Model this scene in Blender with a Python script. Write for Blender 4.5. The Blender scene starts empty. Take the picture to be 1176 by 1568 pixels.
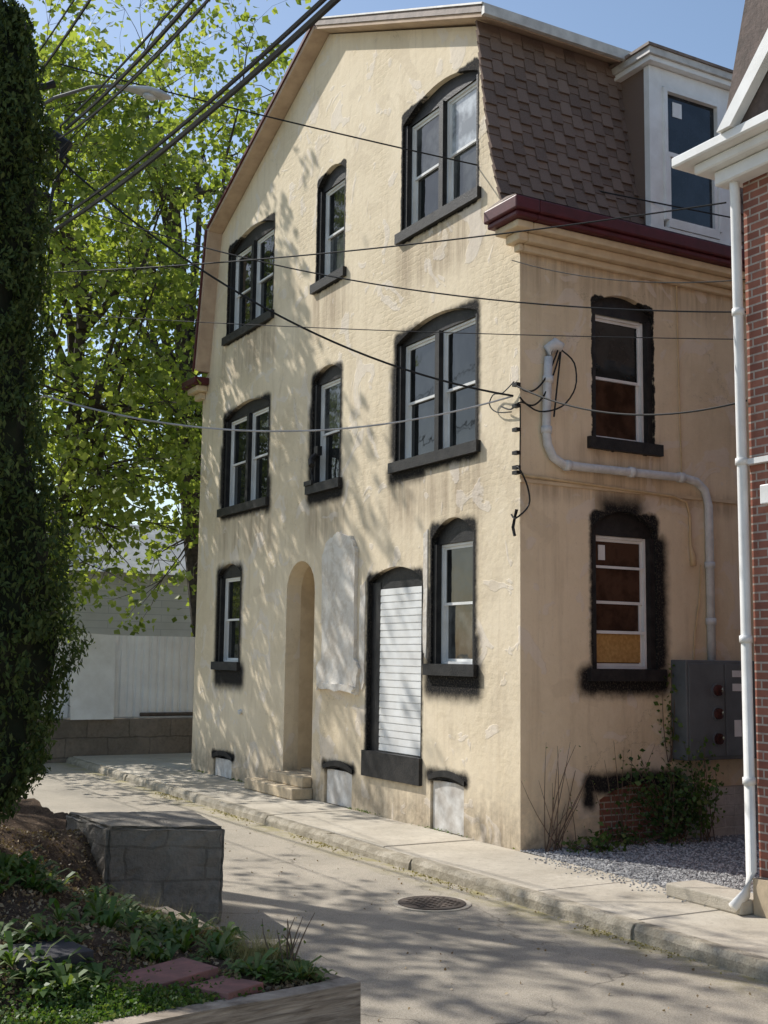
import bpy, math, random
import numpy as np
from mathutils import Vector, Matrix
random.seed(7); rng=np.random.default_rng(7)
scene=bpy.context.scene
col=scene.collection

# ------------------------------------------------------------------ helpers
class NT:
    def __init__(s,name):
        s.m=bpy.data.materials.new(name); s.m.use_nodes=True
        s.t=s.m.node_tree; s.t.nodes.clear()
        s.out=s.t.nodes.new('ShaderNodeOutputMaterial')
        s.b=s.t.nodes.new('ShaderNodeBsdfPrincipled')
        s.t.links.new(s.b.outputs[0],s.out.inputs[0])
    def n(s,typ,**k):
        nd=s.t.nodes.new(typ)
        for a,v in k.items(): setattr(nd,a,v)
        return nd
    def l(s,a,b): s.t.links.new(a,b)
    def set(s,nd,i,v):
        if isinstance(v,bpy.types.NodeSocket): s.l(v,nd.inputs[i])
        else: nd.inputs[i].default_value=v
    def math(s,op,a,b=0.0,clamp=False):
        nd=s.n('ShaderNodeMath',operation=op); nd.use_clamp=clamp
        s.set(nd,0,a); s.set(nd,1,b); return nd.outputs[0]
    def vec(s,op,a,b=(0,0,0)):
        nd=s.n('ShaderNodeVectorMath',operation=op)
        s.set(nd,0,a); s.set(nd,1,b)
        return nd.outputs['Value'] if op=='LENGTH' else nd.outputs[0]
    def coord(s): return s.n('ShaderNodeTexCoord').outputs['Object']
    def noise(s,v,scale,detail=4,rough=.55,dist=0):
        nd=s.n('ShaderNodeTexNoise'); s.l(v,nd.inputs['Vector'])
        nd.inputs['Scale'].default_value=scale; nd.inputs['Detail'].default_value=detail
        nd.inputs['Roughness'].default_value=rough; nd.inputs['Distortion'].default_value=dist
        return nd.outputs['Fac']
    def rng(s,v,a,b,c=0.,d=1.,smooth=False):
        nd=s.n('ShaderNodeMapRange')
        if smooth: nd.interpolation_type='SMOOTHSTEP'
        s.set(nd,0,v)
        for i,x in zip((1,2,3,4),(a,b,c,d)): nd.inputs[i].default_value=x
        return nd.outputs[0]
    def mix(s,f,a,b,mode='MIX'):
        nd=s.n('ShaderNodeMix',data_type='RGBA',blend_type=mode)
        s.set(nd,0,f)
        for i,x in ((6,a),(7,b)):
            if isinstance(x,tuple): x=(x[0],x[1],x[2],1)
            s.set(nd,i,x)
        return nd.outputs[2]
    def bump(s,h,strength=.5,dist=.02,prev=None):
        nd=s.n('ShaderNodeBump'); nd.inputs['Strength'].default_value=strength
        nd.inputs['Distance'].default_value=dist; s.l(h,nd.inputs['Height'])
        if prev is not None: s.l(prev,nd.inputs['Normal'])
        return nd.outputs[0]
    def fin(s,color,rough=.9,normal=None,spec=.3,metal=0):
        if isinstance(color,tuple): color=(color[0],color[1],color[2],1)
        s.set(s.b,'Base Color',color); s.set(s.b,'Roughness',rough)
        s.b.inputs['Specular IOR Level'].default_value=spec
        s.b.inputs['Metallic'].default_value=metal
        if normal is not None: s.l(normal,s.b.inputs['Normal'])
        return s.m

def simple(name,c1,c2=None,scale=8,rough=.7,bump=.2,bscale=60,spec=.3,metal=0):
    t=NT(name); v=t.coord()
    c2=c2 or tuple(x*.7 for x in c1)
    n=t.noise(v,scale,5,.6)
    c=t.mix(t.rng(n,.35,.65),c1,c2)
    return t.fin(c,rough,t.bump(t.noise(v,bscale,3),bump,.01),spec,metal)

def brickuv(t,axis):
    v=t.coord(); sp=t.n('ShaderNodeSeparateXYZ'); t.l(v,sp.inputs[0])
    cb=t.n('ShaderNodeCombineXYZ'); t.l(sp.outputs[0 if axis=='x' else 1],cb.inputs[0]); t.l(sp.outputs[2],cb.inputs[1])
    return v,cb.outputs[0],sp

def bricktex(t,uv,w,h,mortar,c1,c2,cm,offset=.5,msmooth=.1):
    b=t.n('ShaderNodeTexBrick'); t.l(uv,b.inputs['Vector'])
    b.offset=offset
    b.inputs['Scale'].default_value=1; b.inputs['Brick Width'].default_value=w; b.inputs['Row Height'].default_value=h
    b.inputs['Mortar Size'].default_value=mortar; b.inputs['Mortar Smooth'].default_value=msmooth
    for k,c in (('Color1',c1),('Color2',c2),('Mortar',cm)): b.inputs[k].default_value=(*c,1)
    return b

def stucco(name,axis,boxes,base,stains=()):
    t=NT(name); v,uv,sp=brickuv(t,axis)
    wn=t.n('ShaderNodeTexNoise'); t.l(v,wn.inputs['Vector']); wn.inputs['Scale'].default_value=9; wn.inputs['Detail'].default_value=6; wn.inputs['Roughness'].default_value=.65
    w=t.vec('SUBTRACT',wn.outputs['Color'],(.5,.5,.5)); w=t.vec('MULTIPLY',w,(.09,.11,0)); 
    p=t.vec('ADD',uv,w)
    def field(bs,pv):
        mask=None
        for (u0,u1,z0,z1,soft) in bs:
            r=min(.10,(u1-u0)/2*.9,(z1-z0)/2*.9)
            q=t.vec('SUBTRACT',pv,((u0+u1)/2,(z0+z1)/2,0)); q=t.vec('ABSOLUTE',q)
            q=t.vec('SUBTRACT',q,((u1-u0)/2-r,(z1-z0)/2-r,0)); q=t.vec('MAXIMUM',q,(0,0,0))
            d=t.math('SUBTRACT',t.vec('LENGTH',q),r)
            m=t.rng(d,-soft*.4,soft,1,0,True)
            mask=m if mask is None else t.math('MAXIMUM',mask,m)
        return mask
    mask=field(boxes,p)
    n1=t.noise(v,.55,6,.6); n2=t.noise(v,7,6,.65); n3=t.noise(v,45,4,.7)
    S_=lambda a:tuple(x*y for x,y in zip(base,a))
    c=t.mix(t.rng(n1,.38,.66),base,S_((.84,.82,.78)))
    c=t.mix(t.rng(n2,.5,.75,0,.35),c,S_((1.07,1.09,1.15)))
    mp=t.n('ShaderNodeMapping'); t.l(v,mp.inputs[0]); mp.inputs['Scale'].default_value=(5,5,.35)
    st=t.noise(mp.outputs[0],1.3,6,.7)
    c=t.mix(t.rng(st,.52,.76,0,.5),c,S_((.62,.58,.55)))
    if stains:
        sm=field(stains,p); c=t.mix(t.math('MULTIPLY',sm,t.rng(st,.38,.6,.15,.8)),c,S_((.52,.48,.46)))
    bl=t.noise(v,1.5,3,.5,1.5); c=t.mix(t.rng(bl,.59,.61,0,.5),c,S_((.93,.98,1.18)))
    bl2=t.noise(t.vec('ADD',v,(7.3,3.1,2.2)),1.1,4,.55,1.2); c=t.mix(t.rng(bl2,.60,.625,0,.45),c,S_((.80,.78,.76)))
    c=t.mix(t.rng(t.noise(v,23,4,.7),.58,.70,0,.4),c,S_((.72,.68,.62)))
    low=t.math('MULTIPLY',t.rng(sp.outputs[2],0,.9,.9,0),t.rng(n2,.34,.66))
    c=t.mix(low,c,(.30,.25,.185))
    vo=t.n('ShaderNodeTexVoronoi',feature='DISTANCE_TO_EDGE'); vo.inputs['Scale'].default_value=.55
    vv=t.vec('ADD',v,t.vec('MULTIPLY',wn.outputs['Color'],(.4,.4,.4))); t.l(vv,vo.inputs['Vector'])
    cr=t.math('MULTIPLY',t.rng(vo.outputs['Distance'],.0,.004,1,0),t.rng(n1,.5,.55))
    c=t.mix(t.math('MULTIPLY',cr,.5),c,(.22,.16,.1))
    c=t.mix(t.math('MULTIPLY',mask,t.rng(n3,.25,.5,.84,1)),c,(.014,.0135,.014))
    bk=bricktex(t,p,.215,.078,.014,(1,1,1),(.6,.6,.6),(0,0,0),.5,.9)
    zone=t.math('MULTIPLY',t.rng(n1,.47,.62,0,1),t.rng(sp.outputs[2],3.5,6.5,.25,1))
    h=t.math('MULTIPLY',bk.outputs['Fac'],zone)
    b1=t.bump(t.math('MULTIPLY',h,-1.),.26,.014)
    lump=t.math('ADD',t.math('MULTIPLY',t.noise(v,10,4,.55),t.rng(n1,.4,.6,.45,1)),t.rng(bl,.59,.61,0,.25))
    b2=t.bump(lump,.42,.03,b1)
    b3=t.bump(t.noise(v,130,3,.6),.28,.006,b2)
    return t.fin(c,.92,b3,.15)

# ------------------------------------------------------------------ mesh helpers
def add(name,me,parent=None):
    o=bpy.data.objects.new(name,me); col.objects.link(o)
    if parent: o.parent=parent
    return o
def empty(name):
    o=bpy.data.objects.new(name,None); col.objects.link(o); o.empty_display_size=.2; return o
def meshobj(name,vs,fs,mat,parent=None,smooth=False):
    me=bpy.data.meshes.new(name); me.from_pydata([tuple(map(float,v)) for v in vs],[],[tuple(f) for f in fs])
    me.materials.append(mat); me.update()
    if smooth: me.polygons.foreach_set('use_smooth',[True]*len(me.polygons))
    return add(name,me,parent)
BF=[(0,3,2,1),(4,5,6,7),(0,1,5,4),(1,2,6,5),(2,3,7,6),(3,0,4,7)]
def boxv(x0,x1,y0,y1,z0,z1):
    return [(x0,y0,z0),(x1,y0,z0),(x1,y1,z0),(x0,y1,z0),(x0,y0,z1),(x1,y0,z1),(x1,y1,z1),(x0,y1,z1)]
def box(name,x0,x1,y0,y1,z0,z1,mat,parent=None,bev=0):
    o=meshobj(name,boxv(x0,x1,y0,y1,z0,z1),BF,mat,parent)
    if bev:
        m=o.modifiers.new('b','BEVEL'); m.width=bev; m.segments=2
    return o
class Bag:
    def __init__(s): s.v=[];s.f=[]
    def box(s,*a):
        n=len(s.v); s.v+=boxv(*a); s.f+=[tuple(i+n for i in f) for f in BF]
    def poly(s,vs,fs):
        n=len(s.v); s.v+=list(vs); s.f+=[tuple(i+n for i in f) for f in fs]
    def tube(s,pts,rs,k=6):
        base=len(s.v); P=[Vector(p) for p in pts]
        for i,p in enumerate(P):
            d=(P[min(i+1,len(P)-1)]-P[max(i-1,0)]).normalized()
            a=d.cross(Vector((.13,.2,.97)));
            if a.length<.1: a=d.cross(Vector((1,0,0)))
            a.normalize(); b=d.cross(a)
            for j in range(k):
                th=2*math.pi*j/k
                s.v.append(tuple(p+(a*math.cos(th)+b*math.sin(th))*rs[i]))
        for i in range(len(P)-1):
            for j in range(k):
                q=base+i*k; s.f.append((q+j,q+(j+1)%k,q+k+(j+1)%k,q+k+j))
        s.f.append(tuple(base+j for j in range(k))[::-1]); s.f.append(tuple(base+(len(P)-1)*k+j for j in range(k)))
    def obj(s,name,mat,parent=None,smooth=False): return meshobj(name,s.v,s.f,mat,parent,smooth)

def leaves(name,C,size,mat,parent=None,aspect=.6,updown=0.0,sizevar=.4):
    N=len(C); 
    a=rng.normal(size=(N,3)); a[:,2]+=updown; a/=np.linalg.norm(a,axis=1)[:,None]
    b=rng.normal(size=(N,3)); b-=a*(a*b).sum(1)[:,None]; b/=np.linalg.norm(b,axis=1)[:,None]
    s=(size*(1+sizevar*rng.uniform(-1,1,N)))[:,None]
    c=np.cross(a,b)
    V=np.empty((N,4,3)); V[:,0]=C-a*s*.5; V[:,1]=C+b*s*aspect*.5+a*s*.05+c*s*.12; V[:,2]=C+a*s*.5; V[:,3]=C-b*s*aspect*.5+a*s*.05+c*s*.12
    me=bpy.data.meshes.new(name)
    me.vertices.add(N*4); me.vertices.foreach_set('co',V.reshape(-1))
    me.loops.add(N*4); me.loops.foreach_set('vertex_index',np.arange(N*4))
    me.polygons.add(N); me.polygons.foreach_set('loop_start',np.arange(N)*4); me.polygons.foreach_set('loop_total',np.full(N,4))
    me.materials.append(mat); me.update(); me.validate()
    return add(name,me,parent)

def leafmat(name,cols,trans=.45,rough=.5):
    t=NT(name); g=t.n('ShaderNodeNewGeometry')
    r=t.n('ShaderNodeValToRGB'); t.l(g.outputs['Random Per Island'],r.inputs[0])
    e=r.color_ramp.elements; e[0].color=(*cols[0],1); e[1].color=(*cols[-1],1)
    for i,c in enumerate(cols[1:-1]):
        x=e.new((i+1)/(len(cols)-1)); x.color=(*c,1)
    t.fin(r.outputs[0],rough,None,.35)
    tr=t.n('ShaderNodeBsdfTranslucent'); t.l(t.mix(1.,r.outputs[0],(1.55,1.6,.65),'MULTIPLY'),tr.inputs[0])
    mx=t.n('ShaderNodeMixShader'); mx.inputs[0].default_value=trans
    t.l(t.b.outputs[0],mx.inputs[1]); t.l(tr.outputs[0],mx.inputs[2]); t.l(mx.outputs[0],t.out.inputs[0])
    return t.m

def arch(u0,u1,zs,za,n=12):
    uc=(u0+u1)/2; h=(u1-u0)/2
    return [(uc+h*math.cos(math.pi*i/n), zs+(za-zs)*math.sin(math.pi*i/n)**.9) if za-zs>h*.8 else (u1-(u1-u0)*i/n, zs+(za-zs)*(1-(1-2*i/n)**2)) for i in range(n+1)]
def opening(u0,u1,z0,zs,za): return [(u0,z0),(u1,z0)]+arch(u0,u1,zs,za)

import bmesh
def wall2d(name,outer,holes,thick,mapf,mat,parent):
    cu=bpy.data.curves.new(name+'_c','CURVE'); cu.dimensions='2D'; cu.fill_mode='BOTH'; cu.extrude=thick/2
    for pts in [outer]+holes:
        sp=cu.splines.new('POLY'); sp.points.add(len(pts)-1); sp.use_cyclic_u=True
        for i,(a,b) in enumerate(pts): sp.points[i].co=(a,b,0,1)
    co=bpy.data.objects.new(name+'_c',cu); col.objects.link(co)
    dg=bpy.context.evaluated_depsgraph_get(); me=bpy.data.meshes.new_from_object(co.evaluated_get(dg))
    bpy.data.objects.remove(co)
    for v in me.vertices:
        v.co=mapf(v.co.x,v.co.y,v.co.z+thick/2)
    me.materials.clear(); me.materials.append(mat); me.name=name
    bm=bmesh.new(); bm.from_mesh(me); bmesh.ops.remove_doubles(bm,verts=bm.verts,dist=.0005); bmesh.ops.recalc_face_normals(bm,faces=bm.faces)
    for f in bm.faces: f.smooth=False
    bm.to_mesh(me); bm.free()
    return add(name,me,parent)

# ------------------------------------------------------------------ materials
BLK=simple('black_paint',(.014,.0135,.014),(.035,.032,.03),7,.55,.5,50)
WHT=simple('white_vinyl',(.84,.84,.82),(.72,.71,.68),3,.4,.05,40)
def glass(name,base,wob=.15,rough=.04):
    t=NT(name); v=t.coord(); n=t.noise(v,1.6,3,.5); 
    c=t.mix(t.rng(t.noise(v,3.2,5,.6),.42,.6),base,tuple(x*.45 for x in base))
    m=t.fin(c,rough,t.bump(n,wob,.05),.5); t.b.inputs['IOR'].default_value=1.5
    return m
GL=glass('window_glass',(.022,.024,.024)); GL2=glass('window_glass_curtain',(.085,.09,.088)); GL3=glass('window_glass_blind',(.58,.61,.63))
GL4=glass('window_glass_brownboard',(.085,.045,.028))
OSB=simple('osb_board',(.55,.33,.12),(.40,.22,.07),25,.6,.1,60)
MAR=simple('maroon_paint',(.11,.022,.028),(.075,.018,.02),6,.45,.1,60)
TRIM=simple('tan_trim',(.72,.58,.39),(.60,.47,.31),5,.7,.1,60)
SOF=simple('soffit_trim',(.56,.42,.30),(.44,.32,.23),4,.8,.2,40)
SHG=NT('asphalt_shingle'); _g=SHG.n('ShaderNodeNewGeometry'); _v=SHG.coord()
_c=SHG.mix(_g.outputs['Random Per Island'],(.235,.165,.13),(.13,.09,.073)); _c=SHG.mix(SHG.rng(SHG.noise(_v,150,2),.45,.6,0,.5),_c,(.30,.23,.19))
SHG=SHG.fin(_c,.95,SHG.bump(SHG.noise(_v,200,2),.5,.01),.15)
RAKE=simple('weathered_rake',(.24,.18,.145),(.13,.095,.075),6,.6,.2,50)
FLASH=simple('metal_flashing',(.6,.58,.54),(.42,.40,.37),5,.45,.1,40,.5)
PVC=simple('grey_conduit',(.74,.75,.74),(.58,.59,.58),8,.5,.1,60)
DCOND=simple('tan_conduit',(.66,.48,.28),(.55,.40,.22),8,.6,.1,60)
METER=simple('meter_grey',(.15,.165,.17),(.11,.12,.125),3,.5,.1,60,.5)
PATCH=NT('pale_render'); _v=PATCH.coord(); _n=PATCH.noise(_v,3,7,.7,.5); _c=PATCH.mix(PATCH.rng(_n,.4,.6),(.80,.75,.67),(.62,.55,.46)); _c=PATCH.mix(PATCH.rng(PATCH.noise(_v,14,5,.7),.52,.68,0,.6),_c,(.84,.81,.76))
PATCH=PATCH.fin(_c,.92,PATCH.bump(PATCH.noise(_v,12,6,.65),.45,.03),.15)
BOARD=simple('whitewashed_board',(.76,.74,.70),(.48,.44,.39),5,.8,.3,20)
WIRE=simple('wire_black',(.018,.018,.018),None,4,.6,0,20)
WIREG=simple('wire_grey',(.5,.5,.5),None,4,.5,0,20)
WOODP=simple('pole_wood',(.12,.085,.06),(.07,.05,.04),6,.9,.5,30)
ALU=simple('lamp_aluminium',(.55,.56,.55),(.42,.42,.42),6,.4,.05,30,.5)
ALUD=simple('lamp_arm_weathered',(.16,.16,.15),(.10,.10,.10),6,.6,.05,30,.5)
CONC=NT('sidewalk_concrete'); _v=CONC.coord(); _n=CONC.noise(_v,1.1,7,.65); _n2=CONC.noise(_v,14,5,.7)
_c=CONC.mix(CONC.rng(_n,.35,.65),(.60,.54,.44),(.43,.38,.30)); _c=CONC.mix(CONC.rng(_n2,.5,.72,0,.55),_c,(.30,.26,.20))
_c=CONC.mix(CONC.rng(CONC.noise(_v,170,2,.6),.52,.66,0,.4),_c,(.66,.61,.52))
CONC=CONC.fin(_c,.92,CONC.bump(CONC.noise(_v,60,5,.7),.7,.012,CONC.bump(CONC.noise(_v,5,5,.6),.35,.03)),.2)

t=NT('road_surface'); v=t.coord(); n=t.noise(v,.55,8,.65); n2=t.noise(v,4,6,.7)
c=t.mix(t.rng(n,.35,.65),(.53,.465,.37),(.395,.35,.28)); c=t.mix(t.rng(n2,.5,.7,0,.45),c,(.32,.29,.235))
vo=t.n('ShaderNodeTexVoronoi'); vo.inputs['Scale'].default_value=75; t.l(v,vo.inputs['Vector'])
c=t.mix(t.rng(vo.outputs['Distance'],.1,.5,.5,0),c,(.68,.62,.52)); 
c=t.mix(t.rng(t.noise(v,110,2,.5),.56,.66,0,.6),c,(.14,.125,.10))
ve=t.n('ShaderNodeTexVoronoi',feature='DISTANCE_TO_EDGE'); ve.inputs['Scale'].default_value=.33
nn=t.n('ShaderNodeTexNoise'); nn.inputs['Scale'].default_value=1.7; nn.inputs['Detail'].default_value=6; t.l(v,nn.inputs['Vector'])
t.l(t.vec('ADD',v,t.vec('MULTIPLY',nn.outputs['Color'],(.9,.9,0))),ve.inputs['Vector'])
c=t.mix(t.math('MULTIPLY',t.rng(ve.outputs['Distance'],.001,.005,.6,0),t.rng(n,.45,.55)),c,(.09,.08,.065))
sp=t.n('ShaderNodeSeparateXYZ'); t.l(v,sp.inputs[0])
ws=t.math('ADD',sp.outputs[1],t.math('MULTIPLY',n2,.25))
tk=t.math('MULTIPLY',t.rng(t.math('ABSOLUTE',t.math('ADD',ws,2.55)),.05,.45,1,0,True),t.rng(n,.35,.6))
c=t.mix(t.math('MULTIPLY',tk,.35),c,(.27,.245,.205))
gut=t.math('MULTIPLY',t.rng(sp.outputs[1],-1.8,-1.4,0,1),t.rng(n2,.4,.6))
c=t.mix(t.math('MULTIPLY',gut,.8),c,(.36,.31,.13))
ROAD=t.fin(c,.93,t.bump(t.noise(v,95,4,.75),.9,.012,t.bump(n2,.3,.02)),.2)

GRV=simple('gravel_grey',(.32,.32,.32),(.18,.18,.18),60,.95,1.,70)
STN=NT('gravel_stone'); _g=STN.n('ShaderNodeNewGeometry'); STN=STN.fin(STN.mix(_g.outputs['Random Per Island'],(.15,.15,.15),(.55,.54,.52)),.9)
SOIL=NT('soil'); _v=SOIL.coord(); _c=SOIL.mix(SOIL.rng(SOIL.noise(_v,7,7,.7),.35,.65),(.16,.11,.075),(.065,.046,.034)); _c=SOIL.mix(SOIL.rng(SOIL.noise(_v,55,3,.7),.55,.65,0,.7),_c,(.32,.24,.16))
SOIL=SOIL.fin(_c,.97,SOIL.bump(SOIL.noise(_v,35,6,.75),1.,.04),.1)
GRD=simple('ground_dirt',(.20,.18,.13),(.12,.13,.07),.8,.95,.6,20)
WTH=NT('weathered_timber'); _v=WTH.coord(); _m=WTH.n('ShaderNodeMapping'); WTH.l(_v,_m.inputs[0]); _m.inputs['Scale'].default_value=(2,2,30)
_n=WTH.noise(_m.outputs[0],1.6,8,.7,.6); _c=WTH.mix(WTH.rng(_n,.35,.62),(.50,.42,.33),(.20,.16,.12))
WTH=WTH.fin(_c,.9,WTH.bump(_n,.9,.02),.2)
def rubble(name,axis,c1,c2,cm,w=.34,h=.13,nb=.6,mb=.9):
    t=NT(name); v,uv,sp=brickuv(t,axis)
    nn=t.n('ShaderNodeTexNoise'); nn.inputs['Scale'].default_value=4; nn.inputs['Detail'].default_value=4; t.l(v,nn.inputs['Vector'])
    p=t.vec('ADD',uv,t.vec('MULTIPLY',nn.outputs['Color'],(.09,.07,0)))
    b=bricktex(t,p,w,h,.012,c1,c2,cm,.5,.4)
    n=t.noise(v,16,6,.7)
    c=t.mix(t.rng(n,.45,.7,0,.6),b.outputs['Color'],tuple(x*.5 for x in c1))
    c=t.mix(t.rng(t.noise(v,2.2,5,.65),.45,.65,0,.5),c,tuple(x*1.35 for x in c1))
    return t.fin(c,.93,t.bump(n,nb,.04,t.bump(t.math('MULTIPLY',b.outputs['Fac'],-1),mb,.03)),.2)
STONEW=rubble('fieldstone','y',(.52,.49,.44),(.38,.35,.31),(.60,.57,.51))
BLOCKW=rubble('weathered_concrete_block','y',(.30,.27,.225),(.27,.24,.20),(.21,.185,.15),.6,.27,.8,.35)
RETW=rubble('old_retaining','y',(.24,.20,.16),(.17,.145,.115),(.14,.12,.10),.9,.4)
def brickm(name,axis):
    t=NT(name); v,uv,sp=brickuv(t,axis)
    b=bricktex(t,uv,.215,.075,.009,(.38,.16,.11),(.27,.11,.08),(.50,.43,.37),.5,.1)
    n=t.noise(v,10,6,.7)
    c=t.mix(t.rng(n,.45,.75,0,.6),b.outputs['Color'],(.18,.09,.07))
    return t.fin(c,.9,t.bump(n,.3,.01,t.bump(t.math('MULTIPLY',b.outputs['Fac'],-1),.8,.012)),.2)
BRK=brickm('red_brick','x'); BRKY=brickm('red_brick_side','y')

# ------------------------------------------------------------------ main building
B=empty('stucco_building')
L=-10.3
F=[ # name,u0,u1,z0,zs,za,units,[panes],ztop
 ('w3a',-9.17,-7.13,7.92,9.52,9.74,2,(GL,GL,GL,GL),9.50),
 ('w3b',-5.45,-4.50,7.92,9.52,9.72,1,(GL,GL2),9.46),
 ('w3c',-2.77,-.90,7.92,9.50,9.74,2,(GL2,GL,GL3,GL2),9.50),
 ('w2a',-9.15,-7.16,4.72,6.38,6.56,2,(GL,GL,GL,GL),6.36),
 ('w2b',-5.48,-4.53,4.72,6.38,6.54,1,(GL2,GL),6.33),
 ('w2c',-2.88,-.90,4.72,6.38,6.57,2,(GL,GL,GL,GL),6.37),
 ('w1a',-9.22,-8.20,1.98,3.55,3.72,1,(GL,GL),3.50),
 ('w1c',-1.92,-.94,2.02,3.62,3.85,1,(GL,GL2),3.56),
]
S=[('s2',1.07,2.04,4.74,6.40,6.57,1,(GL,GL4),6.33),
   ('s1',1.05,2.04,1.99,3.68,3.89,1,(GL4,GL4),3.61)]
DOOR=(-3.58,-2.15,.62,3.15,3.32); ARC=(-6.28,-5.27,.0,3.08,3.58)
def fbox(w,e,soft,zb): return (w[1]-e,w[2]+e,w[3]-zb,w[5]-.05,soft)
boxesF=[fbox(F[0],.03,.03,.15),fbox(F[1],.02,.02,.15),fbox(F[2],.03,.025,.15),fbox(F[3],.05,.08,.18),fbox(F[4],.04,.08,.18),fbox(F[5],.05,.08,.18),
        fbox(F[6],.07,.12,.22),fbox(F[7],.04,.08,.2),
        (-9.26,-7.98,1.58,1.95,.17),(-2.04,-.80,1.64,2.08,.15),(-3.04,-2.1,4.46,4.64,.13),
        (-3.62,-2.12,.52,3.25,.06),(-5.60,-4.42,4.44,4.72,.11),(-2.99,-2.84,4.8,6.1,.14),(-5.57,-5.42,4.8,6.0,.12),(-9.26,-9.1,4.8,5.9,.13),(-7.22,-7.04,4.5,5.1,.13),
        (-9.3,-8.25,.30,.44,.05),(-4.92,-3.9,.47,.60,.07),(-2.0,-1.05,.58,.72,.08),
        (-2.0,-1.86,2.0,3.0,.10),(-2.24,-2.08,2.0,3.1,.10),(-1.0,-.84,1.9,2.4,.13)]
boxesS=[fbox(S[0],.01,.012,.12),(1.02,2.08,1.85,3.88,.05),(.86,2.2,1.72,2.02,.12),(2.0,2.18,2.0,3.6,.12),(1.2,1.8,3.8,4.0,.22),
        (.9,2.4,.58,.78,.09),(.9,1.04,.42,.7,.10)]
stF=[(w[1]-.1,w[2]+.1,w[3]-.75,w[3]-.1,.35) for w in F[:6]]+[(-10.2,0,0,.25,.4)]
stS=[(-1,12,4.0,4.14,.15),(.9,2.2,4.2,4.65,.3),(-1,12,6.6,7.0,.35)]
MF=stucco('stucco_front','x',boxesF,(.845,.72,.53),stF); MS=stucco('stucco_side','y',boxesS,(.85,.70,.49),stS)
outF=[(L,-.1),(0,-.1),(0,7.3),(-.3,7.5),(-.74,10.02),(-5.15,11.98),(-9.56,10.02),(-10.0,7.5),(L,7.3)]
holes=[opening(*w[1:6]) for w in F]+[opening(*DOOR),opening(*ARC),
      [(-9.2,-.02),(-8.36,-.02),(-8.36,.30),(-8.78,.36),(-9.2,.30)],[(-4.83,-.02),(-3.98,-.02),(-3.98,.47),(-4.4,.53),(-4.83,.47)],[(-1.9,-.02),(-1.14,-.02),(-1.14,.58),(-1.5,.63),(-1.9,.58)]]
fw=wall2d('front_wall',outF,holes,.25,lambda a,b,c:(a,c,b),MF,B)
fw.data.materials.append(MS)
for p_ in fw.data.polygons:
    if abs(p_.normal.x)>.9 and p_.center.x>-.01: p_.material_index=1
BASE=(1.12,2.32,-.05,.5,.66)
wall2d('side_wall',[(.25,-.1),(12,-.1),(12,7.3),(.25,7.3)],[opening(*w[1:6]) for w in S]+[opening(*BASE)],.25,lambda a,b,c:(-c,a,b),MS,B)
box('rear_wall',L,0,12.002,12.2,-.1,9,MS,B); box('left_wall',L,L+.25,.25,12,-.1,7.3,MS,B)

def tr(side,u0,u1,n0,n1,z0,z1):
    return (u0,u1,n0,n1,z0,z1) if side=='F' else (-n1,-n0,u0,u1,z0,z1)
def window(side,w,parent):
    nm,u0,u1,z0,zs,za,k,g,zt=w
    blk=Bag(); wh=Bag()
    A=lambda bag,*a: bag.box(*tr(side,*a))
    P=[(u0,zt-.02),(u1,zt-.02)]+arch(u0,u1,zs,za)
    n0=.085; vs=[]
    for (a,b) in P: vs.append((a,n0,b) if side=='F' else (-n0,a,b))
    blk.poly(vs,[tuple(range(len(P)))])
    e=.075
    A(blk,u0,u0+e,.03,.2,z0,zt-.021); A(blk,u1-e,u1,.03,.2,z0,zt-.021)
    A(blk,u0-.09,u1+.09,-.065,.14,z0-.13,z0+.012)
    units=[(u0+e,u1-e)] if k==1 else [(u0+e,(u0+u1)/2-.05),((u0+u1)/2+.05,u1-e)]
    if k==2: A(blk,(u0+u1)/2-.05,(u0+u1)/2+.05,.04,.2,z0+.012,zt-.021)
    zt=zt-.022; zb=z0+.014
    for i,(a,b) in enumerate(units):
        f=.03
        A(wh,a,a+f,.11,.2,zb,zt); A(wh,b-f,b,.11,.2,zb,zt); A(wh,a+f,b-f,.11,.2,zt-f,zt); A(wh,a+f,b-f,.11,.2,zb,zb+f)
        zm=(zb+zt)/2; s=.034
        for (zz0,zz1,nn) in ((zm-.02,zt-f-.001,.135),(zb+f+.001,zm+.02,.165)):
            aa,bb=a+f+.002,b-f-.002
            A(wh,aa,aa+s,nn,nn+.03,zz0,zz1);A(wh,bb-s,bb,nn,nn+.03,zz0,zz1)
            A(wh,aa+s,bb-s,nn,nn+.03,zz1-s,zz1);A(wh,aa+s,bb-s,nn,nn+.03,zz0,zz0+s)
            mat=g[i*2+(0 if nn<.15 else 1)]
            gb=Bag(); gb.box(*tr(side,aa+s,bb-s,nn+.012,nn+.02,zz0+s,zz1-s)); gb.obj('pane_'+nm,mat,parent)
    blk.obj('casing_'+nm,BLK,parent); wh.obj('sash_'+nm,WHT,parent)
for w in F: window('F',w,B)
for w in S: window('S',w,B)
box('storm_rail',-.13,-.10,1.16,1.93,2.42,2.455,WHT,B); box('storm_rail_upper',-.13,-.10,1.16,1.93,3.20,3.23,WHT,B); box('storm_board',-.160,-.150,1.19,1.90,2.08,2.42,OSB,B)
box('window_label',-.143,-.135,1.25,1.35,3.3,3.48,WHT,B)
jb=Bag(); jb.box(-5.36,-5.24,-.02,.06,5.18,5.32); jb.tube([(-5.3,-.02,5.2),(-5.3,-.10,5.1),(-5.22,-.12,5.0)],[.03,.045,.05],8); jb.tube([(-5.3,0,5.2),(-5.42,-.03,4.95),(-5.36,-.02,4.75)],[.015,.015,.03],6); jb.box(-5.56,-5.3,-.09,-.03,4.72,4.79); jb.obj('floodlight_bracket',BLK,B)
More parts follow.
